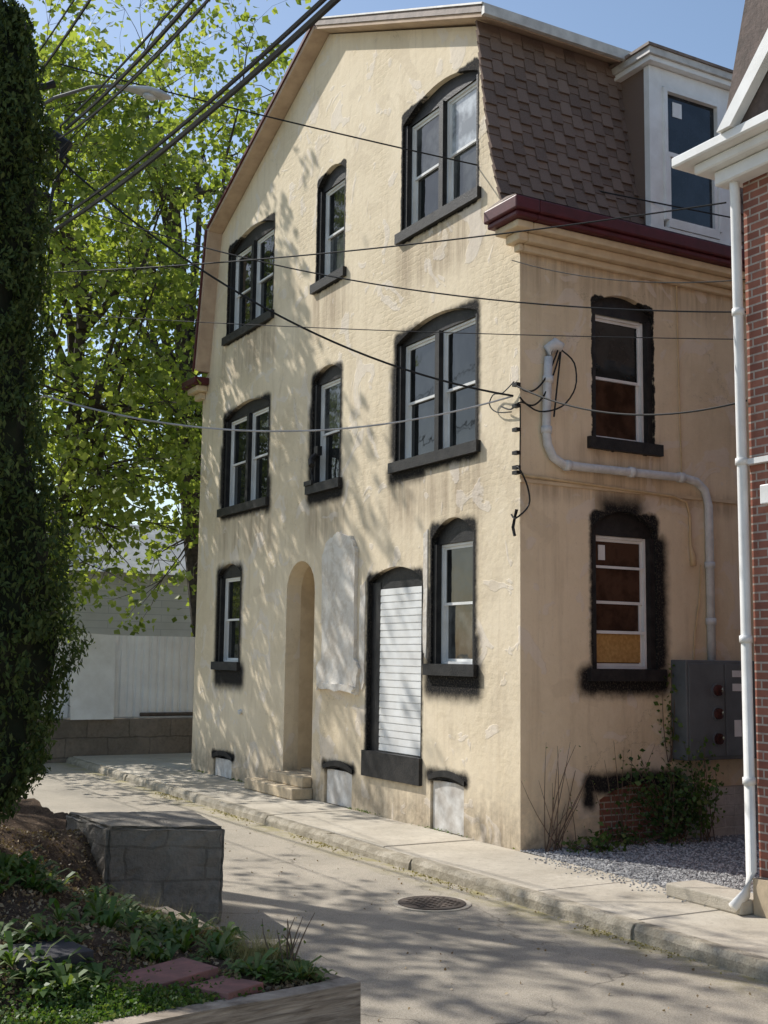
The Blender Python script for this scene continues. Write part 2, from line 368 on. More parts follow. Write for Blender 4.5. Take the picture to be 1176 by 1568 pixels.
jb=Bag(); jb.tube([(-8.0,-.05,1.15),(-8.0,.01,1.17)],[.04,.04],8); jb.obj('vent_stub',PVC,B)

# door shutter
u0,u1,z0,zs,za=DOOR
bl=Bag(); bl.box(u0,u0+.24,.06,.2,z0,zs-.02); bl.box(u1-.06,u1,.06,.2,z0,zs-.02); bl.box(u0+.24,u1-.06,.07,.2,3.04,zs-.02)
bl.poly([(a,.09,b) for a,b in [(u0,zs-.02),(u1,zs-.02)]+arch(u0,u1,zs,za)],[tuple(range(15))])
bl.box(u0-.05,u1+.05,-.05,.2,.5,.84)
bl.obj('door_casing',BLK,B)
sl=Bag(); n=23
for i in range(n):
    z=.845+i*(3.035-.845)/n; h=(3.035-.845)/n; a=u0+.242; b=u1-.062
    sl.poly([(a,.060,z+.012),(b,.060,z+.012),(b,.063,z+h-.004),(a,.063,z+h-.004),(a,.075,z),(b,.075,z),(b,.075,z+h),(a,.075,z+h)],
            [(0,1,2,3),(1,0,4,5),(3,2,6,7)])
sl.obj('door_shutter',WHT,B)
r=Bag(); a0,a1=ARC[0],ARC[1]
arcp=opening(*ARC); nn=len(arcp)
r.poly([(a,.25,b) for a,b in arcp]+[(a,1.1,b) for a,b in arcp],[(i,(i+1)%nn,nn+(i+1)%nn,nn+i) for i in range(nn)]+[tuple(range(nn,2*nn))])
r.obj('entry_recess',TRIM,B)
box('entry_door',a0+.12,a1-.12,1.04,1.09,.36,2.9,simple('entry_door_paint',(.40,.31,.20),None,3,.6),B,.01)
STEP=simple('painted_step',(.66,.53,.35),(.42,.34,.24),6,.85,.6,30)
st=Bag(); st.box(-7.0,-5.2,-.34,-.002,0,.165); st.box(a0+.01,a1-.01,-.002,.30,.0,.33); st.box(a0+.01,a1-.01,.30,1.0,.0,.36); st.box(-6.5,-5.24,-.16,-.003,.165,.325)
so=st.obj('entry_steps',STEP,B); bm_=so.modifiers.new('b','BEVEL'); bm_.width=.015
for nm,(x0,x1,z1) in {'a':(-9.18,-8.38,.31),'b':(-4.81,-4.0,.49),'c':(-1.88,-1.16,.60)}.items():
    box('basement_board_'+nm,x0,x1,.03,.06,0,z1,BOARD,B,.004)
    lb=Bag(); P=arch(x0-.05,x1+.05,z1-.01,z1+.06,10); Q=arch(x0-.05,x1+.05,z1+.05,z1+.14,10)
    for i in range(10): lb.poly([(P[i][0],-.02,P[i][1]),(P[i+1][0],-.02,P[i+1][1]),(Q[i+1][0],-.02,Q[i+1][1]),(Q[i][0],-.02,Q[i][1]),(P[i][0],.03,P[i][1]),(P[i+1][0],.03,P[i+1][1]),(Q[i+1][0],.03,Q[i+1][1]),(Q[i][0],.03,Q[i][1])],[(0,1,2,3),(0,4,5,1),(3,2,6,7)])
    lb.obj('basement_lintel_'+nm,BLK,B)
def jag(pts,sub=10,amp=.025):
    o=[]
    for i in range(len(pts)):
        a=Vector(pts[i]); b=Vector(pts[(i+1)%len(pts)])
        for k in range(sub): 
            p=a.lerp(b,k/sub); o.append((p.x+random.uniform(-amp,amp),p.y+random.uniform(-amp,amp)))
    return o
pp=jag([(-4.9,2.1),(-5.06,1.95),(-5.04,1.62),(-4.6,1.66),(-3.84,1.58),(-3.76,1.95),(-3.9,2.1),(-3.88,3.6),(-4.05,3.82),(-4.45,3.92),(-4.8,3.8),(-4.93,3.6)],6,.018)
wall2d('render_patch',pp,[],.06,lambda a,b,c:(a,c-.057,b),PATCH,B)
pp=jag([(-4.95,1.72),(-4.9,1.64),(-3.84,1.60),(-3.8,1.70)],8,.02)
wall2d('render_patch_lower',pp,[],.05,lambda a,b,c:(a,c-.105,b),PATCH,B)
pp=jag([(-3.82,1.9),(-3.8,3.1),(-3.66,3.15),(-3.64,1.75),(-3.72,1.65)],6,.015)
wall2d('render_patch_edge',pp,[],.016,lambda a,b,c:(a,c-.014,b),PATCH,B)
pp=jag([(-2.10,3.7),(-2.0,3.75),(-2.02,2.1),(-2.10,2.2)],6,.012)
wall2d('render_patch_trim',pp,[],.016,lambda a,b,c:(a,c-.012,b),PATCH,B)

lb=Bag(); lb.box(.0,.022,.0,12,4.12,4.16); lb.obj('side_ledge',TRIM,B)
pb=Bag()
pts=[(.07,.36,5.62),(.07,.34,5.3),(.07,.32,4.75),(.07,.34,4.58),(.07,.42,4.44),(.07,.56,4.37),(.07,.8,4.36),(.07,2.45,4.37),(.07,2.66,4.34),(.07,2.80,4.24),(.07,2.86,4.05),(.07,2.86,2.12)]
pb.tube(pts,[.052]*len(pts),10)
pb.tube([(.07,.36,5.6),(.07,.37,5.72),(.09,.44,5.78),(.12,.52,5.74)],[.052,.075,.08,.06],10)
for (y,z,ax) in ((.62,4.36,1),(1.6,4.365,1),(2.4,4.37,1),(2.86,3.3,2),(2.86,2.6,2),(.325,4.75,2),(.35,5.35,2)):
    d=.04; p=[(.07,y-d*(ax==1),z-d*(ax==2)),(.07,y+d*(ax==1),z+d*(ax==2))]; pb.tube(p,[.066,.066],10)
pb.obj('service_conduit',PVC,B,True)
pb=Bag(); pts=[(.03,.0,4.20),(.03,1,4.17),(.03,2.3,4.13),(.03,2.52,4.08),(.03,2.58,3.9),(.03,2.58,3.55),(.05,2.6,3.4),(.05,2.6,3.28)]
pb.tube(pts,[.018]*6+[.04,.04],8); pb.obj('tan_conduit',DCOND,B,True)
pb=Bag(); pb.tube([(.03,2.75,3.3),(.05,2.7,2.9),(.03,2.62,2.4),(.03,2.6,2.12)],[.012]*4,5)
pb.tube([(.03,2.42,7.0),(.03,2.43,5.6),(.03,2.45,4.4)],[.012]*3,5); pb.obj('side_cable',DCOND,B)
box('stone_foundation',.002,.10,2.36,12,-.1,.58,STONEW,B)
box('basement_infill',-.16,-.12,1.12,2.32,-.05,.66,BRKY,B)

# meter box
M=empty('electric_meter_box')
box('cabinet',.003,.27,2.24,3.5,.93,2.12,METER,M,.012); box('cabinet_lid',.2705,.285,2.27,2.84,.97,2.08,METER,M,.01); box('cabinet_door',.2705,.285,2.87,3.47,.97,2.08,METER,M,.01)
mg=glass('meter_glass',(.09,.035,.03)); mb=Bag(); mr=Bag()
for z in (1.76,1.48,1.18):
    mr.tube([(.285,2.72,z),(.30,2.72,z)],[.085,.085],16); mb.tube([(.30,2.72,z),(.33,2.72,z),(.34,2.72,z)],[.07,.066,.03],16)
mr.obj('meter_ring',METER,M); mb.obj('meter_dome',mg,M)
lb=Bag(); lb.box(.2855,.288,2.98,3.14,1.75,1.84); lb.box(.2855,.288,3.0,3.12,1.2,1.4); lb.box(.2855,.288,2.98,3.14,1.92,2.0); lb.obj('labels',WHT,M)

# ---- roof
def prism(bag,prof,y0,y1):
    n=len(prof); bag.poly([(a,y0,b) for a,b in prof]+[(a,y1,b) for a,b in prof],
        [tuple(range(n)),tuple(range(n,2*n))[::-1]]+[(i,(i+1)%n,n+(i+1)%n,n+i)[::-1] for i in range(n)])
def off(p,q,a,b):
    d=Vector((q[0]-p[0],q[1]-p[1])).normalized(); nrm=Vector((-d.y,d.x))
    if nrm.y<0: nrm=-nrm
    return [(p[0]+nrm.x*a,p[1]+nrm.y*a),(q[0]+nrm.x*a,q[1]+nrm.y*a),(q[0]+nrm.x*b,q[1]+nrm.y*b),(p[0]+nrm.x*b,p[1]+nrm.y*b)]
kL=(-9.58,10.04); rg=(-5.15,12.0); eL=(-10.02,7.45)
kRo=(-.45,9.93)
sb=Bag(); prism(sb,off(kRo,rg,.0,.05),-.25,12.1); prism(sb,off(rg,kL,.0,.07),-.27,12.1)
prism(sb,[(kL[0]+.02,kL[1]),(eL[0]+.02,eL[1]),(eL[0]-.06,eL[1]),(kL[0]-.06,kL[1]+.05)],-.27,12.1)
sb.obj('roof_soffit',SOF,B)
rb=Bag(); prism(rb,off(kRo,rg,.052,.14),-.27,12.1); rb.obj('roof_deck',RAKE,B)
rb=Bag(); prism(rb,off(rg,kL,.072,.13),-.30,12.1)
prism(rb,[(kL[0]-.062,kL[1]+.05),(eL[0]-.062,eL[1]),(eL[0]-.12,eL[1]),(kL[0]-.125,kL[1]+.09)],-.30,12.1); rb.obj('roof_left',MAR,B)
fb=Bag(); prism(fb,[(-.42,9.93),(-.36,9.93),(-.36,10.06),(-.42,10.09)],-.27,12.1); prism(fb,off(kRo,rg,.142,.165),-.29,12.1); fb.obj('roof_edge_flashing',FLASH,B)
prism2=Bag(); prism2.poly([(-.74,-.02,10.0),(-.3,-.02,7.5),(-.3,12,7.5),(-.74,12,10.0)],[(0,1,2,3)]); prism2.obj('mansard_deck',RAKE,B)
sh=Bag(); rows=16
def mx(z):
    s=(z-7.52)/(10.0-7.52); return -.27-.43*s+.10*math.exp(-s*5)-.10*(1-s)*s
for i in range(rows):
    z0=7.50+i*.157; z1=z0+.20; y=-.16+(.17 if i%2 else 0)-.17
    while y<6.5:
        w=.17
        for kx in range(2):
            ya=max(y+kx*w,-.16); yb=y+kx*w+w-.003
            if yb-ya>.02:
                dz=-.05 if (kx==0) else 0.; th=.036 if kx==0 else .012
                zb=z0+dz+random.uniform(-.006,.006)
                xa=mx(zb)+.012+th; xb=mx(min(z1,10.02))+.004
                zt=min(z1,10.03)
                sh.poly([(xa,ya,zb),(xa,yb,zb),(xb,yb,zt),(xb,ya,zt),(xa-.03,ya,zb),(xa-.03,yb,zb),(xb-.03,yb,zt),(xb-.03,ya,zt)],[(0,1,2,3),(0,4,5,1),(1,5,6,2),(0,3,7,4)])
        y+=2*w
sh.obj('mansard_shingles',SHG,B)
cb=Bag(); cb2=Bag()
def corn(bag,o,z0,z1,xin=-.24):
    bag.box(xin,o,-o*.85,-.001,z0,z1); bag.box(.001,o,.0,12,z0,z1)
corn(cb,.40,7.2,7.36,-.27); corn(cb,.36,7.13,7.198,-.24)
corn(cb2,.28,7.04,7.128,-.18); corn(cb2,.17,6.93,7.038,-.1); corn(cb2,.08,6.84,6.928,-.04)
cb.box(-10.70,-9.98,-.30,-.001,7.2,7.34); cb.box(-10.70,-10.302,0,12,7.2,7.34); cb2.box(-10.58,-10.05,-.22,-.001,7.08,7.198); cb2.box(-10.46,-10.15,-.12,-.001,6.95,7.078)
o=cb.obj('cornice_gutter',MAR,B); bb=o.modifiers.new('b','BEVEL'); bb.width=.02; bb.segments=2
o=cb2.obj('cornice_moulding',TRIM,B); bb=o.modifiers.new('b','BEVEL'); bb.width=.02; bb.segments=2
sk=Bag(); sk.poly([(.39,-.33,7.365),(.39,12,7.365),(-.26,12,7.60),(-.26,-.05,7.60),(-.27,-.33,7.365)],[(0,1,2,3),(0,3,4)]); sk.obj('eave_skirt',RAKE,B)
# dormer
dx=-.06
db=Bag(); db.box(-1.4,dx-.10,2.12,3.58,7.5,9.82); db.obj('dormer_cheeks',SHG,B)
db=Bag(); db.box(dx-.098,dx,2.09,2.31,7.62,9.76); db.box(dx-.098,dx,3.29,3.61,7.62,9.76); db.box(dx-.098,dx,2.311,3.289,9.52,9.76); db.box(dx-.098,dx+.04,2.05,3.65,7.52,7.61)
db.box(dx-.04,dx+.05,2.31,2.36,7.72,9.5); db.box(dx-.04,dx+.05,3.24,3.289,7.72,9.5); db.box(dx-.04,dx+.05,2.361,3.239,9.45,9.5); db.box(dx-.04,dx+.05,2.361,3.239,7.62,7.74); db.box(dx-.03,dx+.03,2.361,3.239,8.58,8.64)
db.box(dx-.03,dx+.025,2.362,2.42,7.745,8.58);db.box(dx-.03,dx+.025,3.18,3.238,7.745,8.58)
db.obj('dormer_frame',WHT,B)
BLU=glass('dormer_glass',(.018,.024,.034),.05)
box('dormer_glass',dx-.06,dx-.02,2.36,3.24,7.72,9.47,BLU,B); box('dormer_label',dx-.018,dx-.012,2.5,2.66,9.16,9.36,WHT,B)
db=Bag(); db.box(-1.5,dx+.14,1.98,3.72,9.84,9.93); db.obj('dormer_roof',FLASH,B)
db=Bag(); db.box(-1.5,dx+.10,2.02,3.68,9.77,9.838); db.obj('dormer_fascia',WHT,B)
db=Bag(); db.box(-1.5,dx+.16,1.95,3.75,9.932,9.97); db.obj('dormer_roofing',RAKE,B)
box('dormer_apron',dx-.1,dx+.02,2.12,12,7.42,7.515,BLK,B)

# ------------------------------------------------------------------ brick house
H=empty('brick_house')
bx=3.58
wall2d('brick_front',[(bx,-.1),(12,-.1),(12,6.8),(10.6,9.5),(5.2,9.5),(bx+.35,6.8),(bx,6.6)],[],.3,lambda a,b,c:(a,-.12+c,b),BRK,H)
box('brick_side_wall',bx,bx+.3,.181,12,-.1,6.6,BRKY,H)
box('brick_stringcourse',bx-.03,12,-.18,-.121,3.82,3.87,WHT,H); 
box('brick_bracket',bx+.18,bx+.42,-.2,-.121,3.45,3.62,WHT,H,.01)
cb=Bag(); cb.box(3.08,4.6,-.52,-.121,6.64,6.74); cb.box(3.08,3.579,-.1,12,6.64,6.74); cb.box(3.25,4.6,-.40,-.122,6.54,6.638); cb.box(3.4,4.6,-.3,-.123,6.4,6.538)
o=cb.obj('brick_house_cornice',WHT,H); bb=o.modifiers.new('b','BEVEL'); bb.width=.015
cb=Bag(); prism(cb,[(3.70,6.742),(3.86,6.742),(5.5,8.5),(5.38,8.6)],-.56,-.46); cb.obj('brick_house_rake',WHT,H)
cb=Bag(); prism(cb,[(3.66,6.742),(11.9,6.742),(11.0,9.9),(4.52,9.9)],-.45,12)
cb.obj('brick_house_roof',simple('slate_roof',(.15,.11,.095),(.09,.07,.06),9,.8,.5,30),H)
pb=Bag(); pb.tube([(3.56,-.22,6.5),(3.56,-.2,6.3),(3.56,-.19,3.5),(3.555,-.19,.35),(3.53,-.24,.16),(3.50,-.36,.06)],[.045]*6,10)
for z in (5.2,3.85,2.3,1.1): pb.tube([(3.56,-.195,z-.03),(3.56,-.195,z+.03)],[.056,.056],10)
pb.obj('downpipe',WHT,H,True)
sb=empty('concrete_step'); o=box('step',2.65,3.56,-.32,.05,.0,.12,CONC,sb,.015)
box('brick_house_plinth',bx+.0,12,-.2,-.121,0,.0+.3,simple('plinth_tan',(.60,.48,.33),None,5,.9),H)

# ------------------------------------------------------------------ ground, road, pavements
def sheet(name,x0,x1,y0,y1,z,mat,parent=None): return meshobj(name,[(x0,y0,z),(x1,y0,z),(x1,y1,z),(x0,y1,z)],[(0,1,2,3)],mat,parent)
sheet('ground',-400,400,-400,400,-.135,GRD)
meshobj('road',[(-13.9,-6.5,-.12),(40,-6.5,-.12),(40,-1.33,-.12),(-13.9,-1.33,-.12)],[(0,1,2,3)],ROAD)
sheet('road.001',5.6,40,-60,-6.5,-.12,ROAD)
SW=empty('sidewalk'); random.seed(3)
x=-13.9; js=[]
while x<20:
    w=random.choice([1.35,1.4,1.5]); js.append((x,x+w)); x+=w
sbg=Bag()
for a,b in js: sbg.box(a+.004,b-.004,-1.225,-.002 if b<3.6 and a> -10.4 else (-.13 if a>3 else 6),-.134,.0+random.uniform(-.004,.004))
o=sbg.obj('sidewalk_slabs',CONC,SW); bb=o.modifiers.new('b','BEVEL'); bb.width=.008
box('sidewalk_bed',-13.9,20,-1.22,0,-.134,-.015,SOIL,SW)
KB=empty('kerb'); kb=Bag(); x=-13.9
while x<20:
    w=random.uniform(1.6,2.4); dz=random.uniform(-.02,.004); n=12; off_=random.uniform(-.012,.012)
    secs=[]
    for i in range(n+1):
        xx=x+.004+(w-.008)*i/n; e=random.uniform(-.006,.006); c=random.uniform(.02,.045)
        secs.append([(xx,-1.228,-.134),(xx,-1.228,.003+dz),(xx,-1.36+c+e+off_,.003+dz+e*.5),(xx,-1.365+e+off_,-.03-c*.5+dz),(xx,-1.375+off_+e*.5,-.134)])
    vs=[p for s_ in secs for p in s_]; fs=[(i*5+j,(i+1)*5+j,(i+1)*5+j+1,i*5+j+1) for i in range(n) for j in range(4)]+[(4,3,2,1,0),tuple(n*5+j for j in range(5))]
    kb.poly(vs,fs); x+=w
KC=NT('kerb_concrete'); _v=KC.coord(); _n=KC.noise(_v,5,7,.7); _c=KC.mix(KC.rng(_n,.38,.62),(.52,.46,.36),(.31,.27,.20)); _c=KC.mix(KC.rng(KC.noise(_v,60,3),.5,.65,0,.5),_c,(.22,.19,.15)); KC=KC.fin(_c,.93,KC.bump(KC.noise(_v,30,5,.7),.9,.02),.2)
kb.obj('kerb_stones',KC,KB)
sheet('gravel',0,3.56,0,12,.0,GRV)
def pebbles(name,P,s,mat):
    N=len(P); o=np.array([(1,0,0),(0,1,0),(-1,0,0),(0,-1,0),(0,0,.7),(0,0,-.7)]); V=P[:,None,:]+o[None]*(s*(1+.5*rng.uniform(-1,1,(N,6,1))))
    f=np.array([(0,1,4),(1,2,4),(2,3,4),(3,0,4),(1,0,5),(2,1,5),(3,2,5),(0,3,5)]); Fc=(f[None]+(np.arange(N)*6)[:,None,None]).reshape(-1,3)
    return meshobj(name,V.reshape(-1,3),Fc,mat)
P=np.c_[rng.uniform(.02,3.5,9000),rng.beta(1,1.6,9000)*3.2-.02,np.full(9000,.006)]; pebbles('gravel_stones',P,.017,STN)
P=np.c_[rng.uniform(.5,3.4,500),rng.normal(-.1,.12,500),np.full(500,.006)]; pebbles('gravel_spill',P,.012,STN)
MH=empty('manhole_cover'); IRON=simple('rusty_iron',(.12,.09,.07),(.07,.055,.045),12,.75,.8,60,.5)
mb=Bag(); mb.tube([(1.5,-2.08,-.12),(1.5,-2.08,-.112)],[.36,.36],32); mb.obj('ring',CONC,MH)
mb=Bag(); mb.tube([(1.5,-2.08,-.111),(1.5,-2.08,-.104)],[.31,.31],32)
for i in range(-4,5):
    for j in range(-4,5):
        if i*i+j*j<15: mb.box(1.5+i*.064-.02,1.5+i*.064+.02,-2.08+j*.064-.02,-2.08+j*.064+.02,-.104,-.098)
mb.obj('lid',IRON,MH)

# ------------------------------------------------------------------ left end: wall, fence, shed
box('retaining_wall',-14.35,-13.92,-6,9,-.13,.74,RETW,None,.02)
FN=empty('metal_fence'); fb=Bag(); y=-6; i=0
while y<9:
    fb.poly([(-14.1,y,.78),(-14.1,y+.09,.78),(-14.1,y+.09,2.5),(-14.1,y,2.5),(-14.13,y+.11,.78),(-14.13,y+.15,.78),(-14.13,y+.15,2.5),(-14.13,y+.11,2.5),(-14.1,y+.17,.78),(-14.1,y+.17,2.5)],
        [(0,1,2,3),(1,4,7,2),(4,5,6,7),(5,8,9,6)]); y+=.17
fb.obj('fence_panels',simple('white_sheet_panel',(.90,.91,.91),(.80,.80,.80),2,.5,.1,30,.5),FN)
fb=Bag(); fb.poly([(-13.75,-1.35,.75),(-13.75,-.45,.75),(-14.06,-.38,2.5),(-14.06,-1.4,2.55)],[(0,1,2,3)]); fb.obj('leaning_sheet',WHT,FN)
fb=Bag(); fb.box(-14.2,-14.14,-6,9,2.3,2.36); fb.box(-14.2,-14.14,-6,9,.95,1.01); fb.tube([(-14.0,.2,.83),(-14.0,9,.83)],[.04,.04],8); fb.obj('fence_rails',IRON,FN)
SD=empty('grey_shed'); t=NT('grey_siding'); v,uv,sp=brickuv(t,'y'); b=bricktex(t,uv,3,.2,.008,(.62,.60,.57),(.58,.56,.53),(.42,.41,.4)); SID=t.fin(t.mix(t.rng(t.noise(v,1.5,5),.4,.7,0,.4),b.outputs['Color'],(.44,.41,.37)),.8)
box('shed_walls',-27,-21,-6,14,-.1,4.4,SID,SD)
pr=Bag(); n=4; pr.poly([(-20.6,-6.3,4.3),(-20.6,14.3,4.3),(-24,14.3,6.0),(-24,-6.3,6.0),(-27.4,14.3,4.3),(-27.4,-6.3,4.3)],[(0,1,2,3),(3,2,4,5),(0,3,5)]); pr.obj('shed_roof',simple('shed_roof_metal',(.5,.5,.49),None,2,.5),SD)

# ------------------------------------------------------------------ trees
BARK=simple('bark',(.11,.085,.068),(.05,.042,.036),9,.95,1.,25)
MAPLE=leafmat('maple_leaves',[(.12,.165,.04),(.19,.24,.06),(.25,.295,.08),(.33,.36,.12)],.55)
def tree(name,base,trunk_top,cc,cr,nclus,nleaf,lsize,r0=.22,sd=.42,seed=1,nl=11,zmin=2.6,fill=.45):
    R=np.random.default_rng(seed); E=empty(name); bag=Bag()
    base=np.array(base,float); top=np.array(trunk_top,float); cc=np.array(cc,float); cr=np.array(cr,float)
    tp=[base+(top-base)*s+np.array([.25*math.sin(3*s+seed),.25*math.sin(4*s+2*seed),0])*s for s in np.linspace(0,1,9)]
    bag.tube(tp,[r0*(1-.75*s)+.02 for s in np.linspace(0,1,9)],9)
    nodes=[(p,r0*(1-.75*i/8)) for i,p in enumerate(tp) if i>=3]
    for i in range(nl):
        k=R.integers(2,9); p=tp[k]; d=R.normal(size=3); d[2]=abs(d[2])*.6+.1; d/=np.linalg.norm(d)
        e=cc+cr*d*R.uniform(.65,.95); m=(p+e)/2+np.array([0,0,.12*np.linalg.norm(e-p)])+R.normal(size=3)*.3
        pts=[(1-s)**2*p+2*s*(1-s)*m+s*s*e+R.normal(size=3)*.06 for s in np.linspace(0,1,8)]
        rr=[max(.02,r0*.42*(1-s)) for s in np.linspace(0,1,8)]
        bag.tube(pts,rr,6); nodes+=[(q,x) for q,x in zip(pts[2:],rr[2:])]
    NP=np.array([n[0] for n in nodes]); L=[]
    for i in range(nclus):
        d=R.normal(size=3); d/=np.linalg.norm(d); c=cc+cr*d*R.uniform(.15,1)**fill*R.uniform(.85,1.1)
        if c[2]<base[2]+zmin: continue
        dd=np.linalg.norm(NP-c,axis=1); j=int(np.argmin(dd+R.uniform(0,.8,len(dd)))); p=NP[j]
        m=(p+c)/2+R.normal(size=3)*.15+np.array([0,0,.1]); r=min(.035,nodes[j][1]*.7)
        pts=[(1-s)**2*p+2*s*(1-s)*m+s*s*c for s in (0,.35,.7,1)]
        bag.tube(pts,[r,r*.7,r*.45,.006],4)
        ends=[c]
        for q in range(3):
            e=c+R.normal(size=3)*sd*1.1; bag.tube([pts[2],(pts[2]+e)/2+R.normal(size=3)*.05,e],[r*.4,r*.25,.004],3); ends.append(e)
        k=int(nleaf*R.uniform(.4,1.5))
        for e in ends: L.append(e+R.normal(size=(max(k//4,1),3))*sd*np.array([.6,.6,.36]))
    bag.obj('trunk_and_limbs',BARK,E)
    C=np.concatenate(L); leaves('foliage',C,lsize,MAPLE,E,.8)
    return E
tree('maple_tree',(-14.9,-2.0,-.1),(-14.2,-1.2,10.5),(-13.6,-1.7,9.2),(3.2,3.1,7.2),280,70,.16,.26,.40,3,15)
tree('maple_tree',(-18,3.6,-.1),(-18.0,1.6,14),(-18,2.2,12.0),(3.8,4.3,8.6),215,62,.185,.36,.46,5,17)
tree('maple_tree',(-8.0,-8.6,-.1),(-7.6,-8.5,10.5),(-7.4,-8.2,9.8),(2.8,2.1,3.4),110,26,.15,.2,.32,9,14)
tree('maple_tree',(-24.5,-3.5,-.1),(-24.5,-3.5,10),(-24.5,-3.5,7.6),(4,4.,5.2),60,60,.26,.3,.5,11,10)

ARB=leafmat('arborvitae_scales',[(.03,.052,.016),(.048,.078,.022),(.07,.105,.028),(.10,.13,.038)],.25,.7)
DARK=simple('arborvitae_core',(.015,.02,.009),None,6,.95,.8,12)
def arbor(x,y,z0,h,r,n,seed):
    R=np.random.default_rng(seed); E=empty('arborvitae')
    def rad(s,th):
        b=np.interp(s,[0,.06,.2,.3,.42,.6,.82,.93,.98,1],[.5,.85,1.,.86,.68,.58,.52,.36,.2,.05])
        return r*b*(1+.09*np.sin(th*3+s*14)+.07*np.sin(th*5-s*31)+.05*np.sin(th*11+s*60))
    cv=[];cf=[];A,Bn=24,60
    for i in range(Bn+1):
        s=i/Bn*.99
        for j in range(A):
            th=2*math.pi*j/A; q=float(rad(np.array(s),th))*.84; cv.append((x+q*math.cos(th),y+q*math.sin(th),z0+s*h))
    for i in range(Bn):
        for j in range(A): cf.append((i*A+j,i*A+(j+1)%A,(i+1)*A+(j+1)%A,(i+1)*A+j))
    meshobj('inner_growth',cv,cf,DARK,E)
    nt=n//26; ts=R.uniform(0,1,nt); tt=R.uniform(0,2*math.pi,nt); to=R.uniform(-.04,.11,nt); idx=R.integers(0,nt,n)
    along=R.uniform(-1,1,n); s=np.clip(ts[idx]+along*.014,0,.995); th=tt[idx]+R.normal(size=n)*.07*(1.2-along*.6); q=rad(s,th)*R.uniform(.86,1.0,n)+to[idx]
    C=np.c_[x+q*np.cos(th),y+q*np.sin(th),z0+s*h]; leaves('foliage',C,.05,ARB,E,.4,1.4)
    b=Bag(); b.tube([(x,y,z0-.6),(x,y,z0+.5)],[.06,.05],8); b.obj('trunk',BARK,E)
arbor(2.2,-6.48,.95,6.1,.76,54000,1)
arbor(.7,-7.3,.75,6.3,.8,8000,2); arbor(-1.2,-7.9,.6,6.2,.8,6000,3)  # unseen row left of frame, added to shade the garden bed

# ------------------------------------------------------------------ pole, lamp, wires
PO=empty('utility_pole'); b=Bag(); b.tube([(-3.05,-5.25,-.1),(-3.02,-5.22,5),(-3,-5.2,9.6)],[.14,.12,.09],12); b.obj('pole',WOODP,PO,True)
b=Bag(); b.tube([(-3.0,-5.0,7.6),(-3,-5.0,8.3)],[.03,.03],6); b.box(-3.06,-2.9,-5.1,-4.88,6.7,6.9)
for z in (7.1,7.5,8.3,8.9): b.tube([(-2.95,-5.1,z-.06),(-2.95,-4.9,z),(-2.95,-4.8,z+.06)],[.05,.04,.05],8)
b.tube([(-2.9,-4.8,8.3),(-2.8,-4.65,8.15),(-2.75,-4.72,7.95)],[.06,.08,.03],8); b.tube([(-2.9,-4.85,8.2),(-2.86,-4.6,8.0),(-2.9,-4.75,7.7),(-2.9,-4.8,7.2)],[.03,.02,.02,.02],6); b.obj('pole_hardware',WIRE,PO)
LP=empty('street_lamp'); b=Bag(); b.tube([(-2.95,-5.15,8.45),(-2.7,-4.85,8.66),(-2.35,-4.52,8.73),(-2.0,-4.27,8.67)],[.02]*4,8); b.obj('arm',ALUD,LP,True)
b=Bag(); p0=Vector((-2.03,-4.29,8.66)); p1=Vector((-1.72,-3.74,8.53)); rs=[.03,.05,.075,.10,.11,.09,.035]
dirv=(p1-p0); side=Vector((-dirv.y,dirv.x,0)).normalized(); upv=dirv.cross(side).normalized(); upv=upv if upv.z>0 else -upv
vs=[];fs=[];K=12
for i,r in enumerate(rs):
    c=p0+dirv*(i/6)
    for j in range(K):
        th=2*math.pi*j/K; zz=math.sin(th)*r*(.62 if math.sin(th)>0 else .3); vs.append(tuple(c+side*math.cos(th)*r*1.1+upv*zz))
for i in range(6):
    for j in range(K): fs.append((i*K+j,i*K+(j+1)%K,(i+1)*K+(j+1)%K,(i+1)*K+j))
fs.append(tuple(range(K))); fs.append(tuple(range(6*K,7*K)))
meshobj('cobra_head',vs,fs,ALU,LP,True)
b=Bag(); c=p0+dirv*.62-upv*.04; b.tube([c+upv*.01,c-upv*.02,c-upv*.03],[.08,.07,.03],12); b.obj('lens',GL3,LP,True)

WR=empty('overhead_wires'); 
def wire(bag,a,b,sag,r,n=26):
    a=Vector(a);b=Vector(b); pts=[]
    for i in range(n+1):
        s=i/n; p=a.lerp(b,s); p.z-=sag*4*s*(1-s); pts.append(p)
    bag.tube(pts,[r]*(n+1),5)
wb=Bag()
wire(wb,(-2.93,-4.75,7.1),(12,-5.05,5.9),.35,.024); wire(wb,(-2.93,-4.78,7.18),(12,-5.0,6.02),.36,.018)
wire(wb,(-2.68,-4.7,8.3),(12,-5.3,7.2),.55,.02); wire(wb,(-2.75,-4.75,8.2),(12,-5.35,7.15),.72,.014); wire(wb,(-2.75,-4.75,8.35),(12,-5.15,7.3),.45,.012)
wire(wb,(-2.9,-5.0,9.0),(12,-5.7,8.2),.5,.016); wire(wb,(-2.9,-5.0,9.3),(12,-5.4,8.7),.4,.01); wire(wb,(-2.9,-4.8,8.0),(12,-4.3,7.6),.2,.006)
wire(wb,(-2.9,-4.8,8.2),(-30,-5.3,8.3),.5,.014); wire(wb,(-2.9,-4.8,7.1),(-30,-5.2,7.3),.5,.02)
wire(wb,(-2.9,-4.75,9.2),(.40,3.2,7.75),.08,.010)
wire(wb,(-2.9,-4.7,8.0),(-.02,-.08,5.12),.5,.013)
wire(wb,(-2.9,-4.7,7.5),(3.6,-.14,5.2),.35,.008); wire(wb,(-2.9,-4.7,6.6),(3.55,-.30,6.2),.10,.008)
